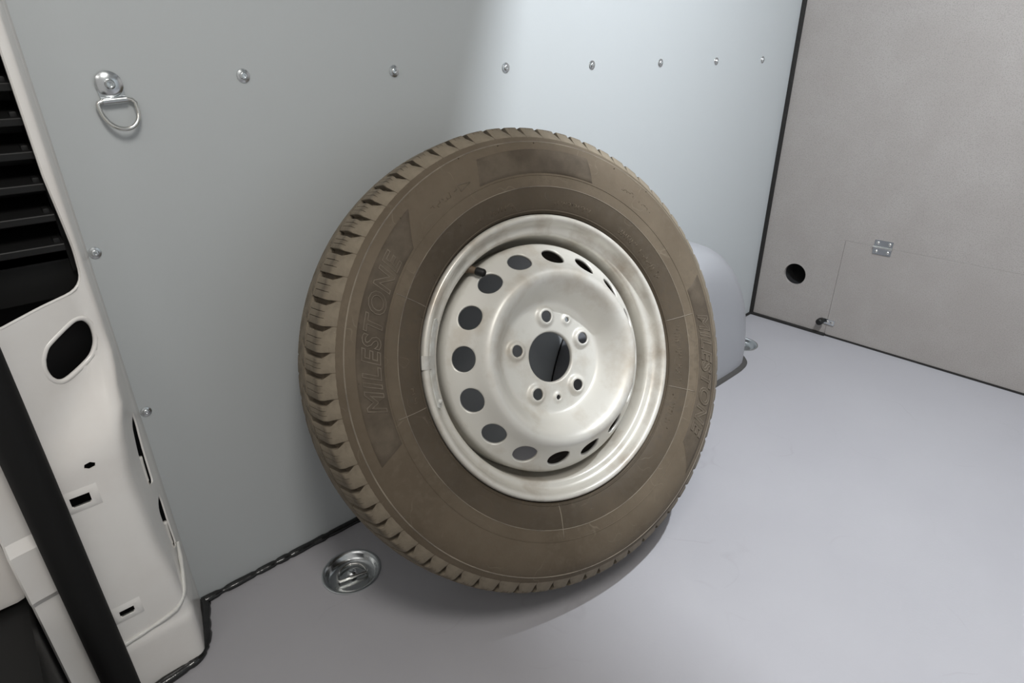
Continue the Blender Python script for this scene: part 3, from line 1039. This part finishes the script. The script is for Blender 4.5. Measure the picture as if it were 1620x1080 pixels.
LUG0 = 86.0
bosses = [(LUG0 + 72 * k_, 0.0655, 0.0185, 0.0112, 0.0062) for k_ in range(5)] + [(50.0, 0.0675, 0.0115, 0.0052, 0.0032), (-93.5, 0.0660, 0.0115, 0.0052, 0.0032)]


def disc_point(s, th):
    p_ = at_s(s)
    x, y, z = p_.x * math.cos(th), p_.x * math.sin(th), p_.y
    if p_.x < 0.095:
        for a_, rr, ro, ri, h in bosses:
            d = math.hypot(x - rr * math.cos(math.radians(a_)), y - rr * math.sin(math.radians(a_)))
            if d < ro:
                t = min(1.0, (ro - d) / (ro - ri))
                z += h * t * t * (3 - 2 * t)
    return (x, y, z)


SEG = 160
dv, df = [], []


def patch(th0, half, s0, s1, sc, rc, rad, na, nr_, rings=7):
    """sector of the disc with a round hole (rad 0: no hole) centred at arc length sc; na cells along the arc, nr_ along the radius"""
    bd = []
    for i in range(na):
        bd.append((-half + 2 * half * i / na, s0))
    for i in range(nr_):
        bd.append((half, s0 + (s1 - s0) * i / nr_))
    for i in range(na):
        bd.append((half - 2 * half * i / na, s1))
    for i in range(nr_):
        bd.append((-half, s1 - (s1 - s0) * i / nr_))
    N = len(bd)
    n0 = len(dv)
    levels = [(i / rings) ** 0.75 for i in range(rings + 1)]
    for t in levels:
        for (a_, s) in bd:
            X = a_ * rc; Y = s - sc
            l = math.hypot(X, Y)
            hx_, hy_ = X / l * max(rad, 0.0006), Y / l * max(rad, 0.0006)
            x = X + (hx_ - X) * t; y = Y + (hy_ - Y) * t
            dv.append(disc_point(sc + y, th0 + x / rc))
    for k_ in range(rings):
        for i in range(N):
            j = (i + 1) % N
            df.append((n0 + k_ * N + i, n0 + k_ * N + j, n0 + (k_ + 1) * N + j, n0 + (k_ + 1) * N + i))
    if rad == 0:
        df.append(tuple(n0 + rings * N + i for i in range(N)))


def band(sa, sb, n, start=LUG0 - 18):
    n0 = len(dv)
    for i in range(SEG):
        th = math.radians(start) + 2 * PI * i / SEG
        for q in range(n + 1):
            dv.append(disc_point(sa + (sb - sa) * q / n, th))
    for i in range(SEG):
        j = (i + 1) % SEG
        for q in range(n):
            df.append((n0 + i * (n + 1) + q, n0 + j * (n + 1) + q, n0 + j * (n + 1) + q + 1, n0 + i * (n + 1) + q + 1))


sA, sB = s_of_r(0.0445), s_of_r(0.0868)
sC, sD = s_of_r(0.1385), s_of_r(0.1818)
band(0.0, sA, 6)
for k_ in range(10):
    a_ = LUG0 + 36 * k_
    if k_ % 2 == 0:
        rr, rad = 0.0655, 0.0094
    elif abs((a_ - 50.0 + 180) % 360 - 180) < 5:
        rr, rad = 0.0675, 0.0041
    elif abs((a_ + 93.5 + 180) % 360 - 180) < 5:
        rr, rad = 0.0660, 0.0041
    else:
        rr, rad = 0.0655, 0.0
    patch(math.radians(a_), math.radians(18), sA, sB, s_of_r(rr), rr, rad, 16, 12)
V0 = 167.0
band(sB, sC, 26)
for k_ in range(16):
    patch(math.radians(V0 + 22.5 * k_), math.radians(11.25), sC, sD, s_of_r(0.1600), 0.160, 0.0193, 10, 10)
band(sD, S[-1], 8)
disc = obj('wheel_disc', (dv, df), 'wheel', sw, mtx=MWH, angle=50, merge=0.00025)
sd = disc.modifiers.new('thickness', 'SOLIDIFY'); sd.thickness = 0.0042; sd.offset = -1.0
sd.use_rim = True
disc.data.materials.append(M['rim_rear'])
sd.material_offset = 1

# valve ----------------------------------------------------------------------
va = math.radians(122.5)
v0 = Vector(pol(0.1985, va, -0.0330)); v1 = Vector(pol(0.1800, va - 0.03, -0.0120))
dd = v1 - v0
vs = obj('valve_stem', tube([v0 - dd * 0.1, v0 + dd * 0.05, v0 + dd * 0.15, v0 + dd * 0.35, v0 + dd * 0.75], [0.0090, 0.0090, 0.0072, 0.0056, 0.0050], 14), 'brass_rubber', sw, mtx=MWH, angle=30)
obj('valve_cap', tube([v0 + dd * 0.68, v0 + dd * 0.72, v0 + dd * 1.12, v0 + dd * 1.20], [0.0056, 0.0064, 0.0062, 0.0048], 14), 'black_plastic', vs, angle=30)


# clip-on balance weight along the lip
def arc_strip(t0, t1, sect, n, taper=True):
    V, F = [], []
    k_ = len(sect)
    for i in range(n + 1):
        f = i / n
        th = math.radians(t0 + (t1 - t0) * f)
        e = min(f, 1 - f) * abs(t1 - t0) * PI / 180 * 0.208 / 0.006
        w = math.sqrt(max(0.0, 1 - (1 - min(e, 1)) ** 2)) if taper else 1.0
        mr = sum(s[0] for s in sect) / k_
        for r, z in sect:
            V.append(pol(mr + (r - mr) * max(w, 0.15), th, z))
    for i in range(n):
        for q in range(k_):
            p_ = (q + 1) % k_
            F.append((i * k_ + q, (i + 1) * k_ + q, (i + 1) * k_ + p_, i * k_ + p_))
    F.append(tuple(range(k_))); F.append(tuple(n * k_ + q for q in range(k_ - 1, -1, -1)))
    return V, F


wsec = [(0.2155, -0.0050), (0.2120, -0.0045), (0.2060, -0.0085), (0.2020, -0.0135), (0.2025, -0.0200), (0.2090, -0.0185), (0.2150, -0.0130)]
bw = obj('balance_weight', arc_strip(150.5, 186.0, wsec, 60), 'weight', sw, mtx=MWH, angle=40)
csec = [(0.2275, -0.0060), (0.2278, 0.0020), (0.2240, 0.0045), (0.2190, 0.0038), (0.2150, -0.0005), (0.2125, -0.0030), (0.2100, -0.0050), (0.2150, -0.0095), (0.2185, -0.0030), (0.2240, -0.0010)]
obj('clip', arc_strip(165.5, 170.5, csec, 8, False), 'weight', bw, angle=40)
obj('rivet', revolve([(0.0001, 0.0028), (0.0022, 0.0025), (0.0036, 0.0010), (0.0040, -0.0020)], 16), 'weight', bw,
    mtx=Matrix.Translation(pol(0.2072, math.radians(183.8), -0.0080)) @ Matrix.Rotation(math.radians(-35), 4, 'Y'))
obj('balance_weight', arc_strip(112.5, 116.5, [(0.2165, -0.0035), (0.2120, -0.0098), (0.2105, -0.0130), (0.2150, -0.0100)], 8, False), 'weight', sw, mtx=MWH, angle=40)
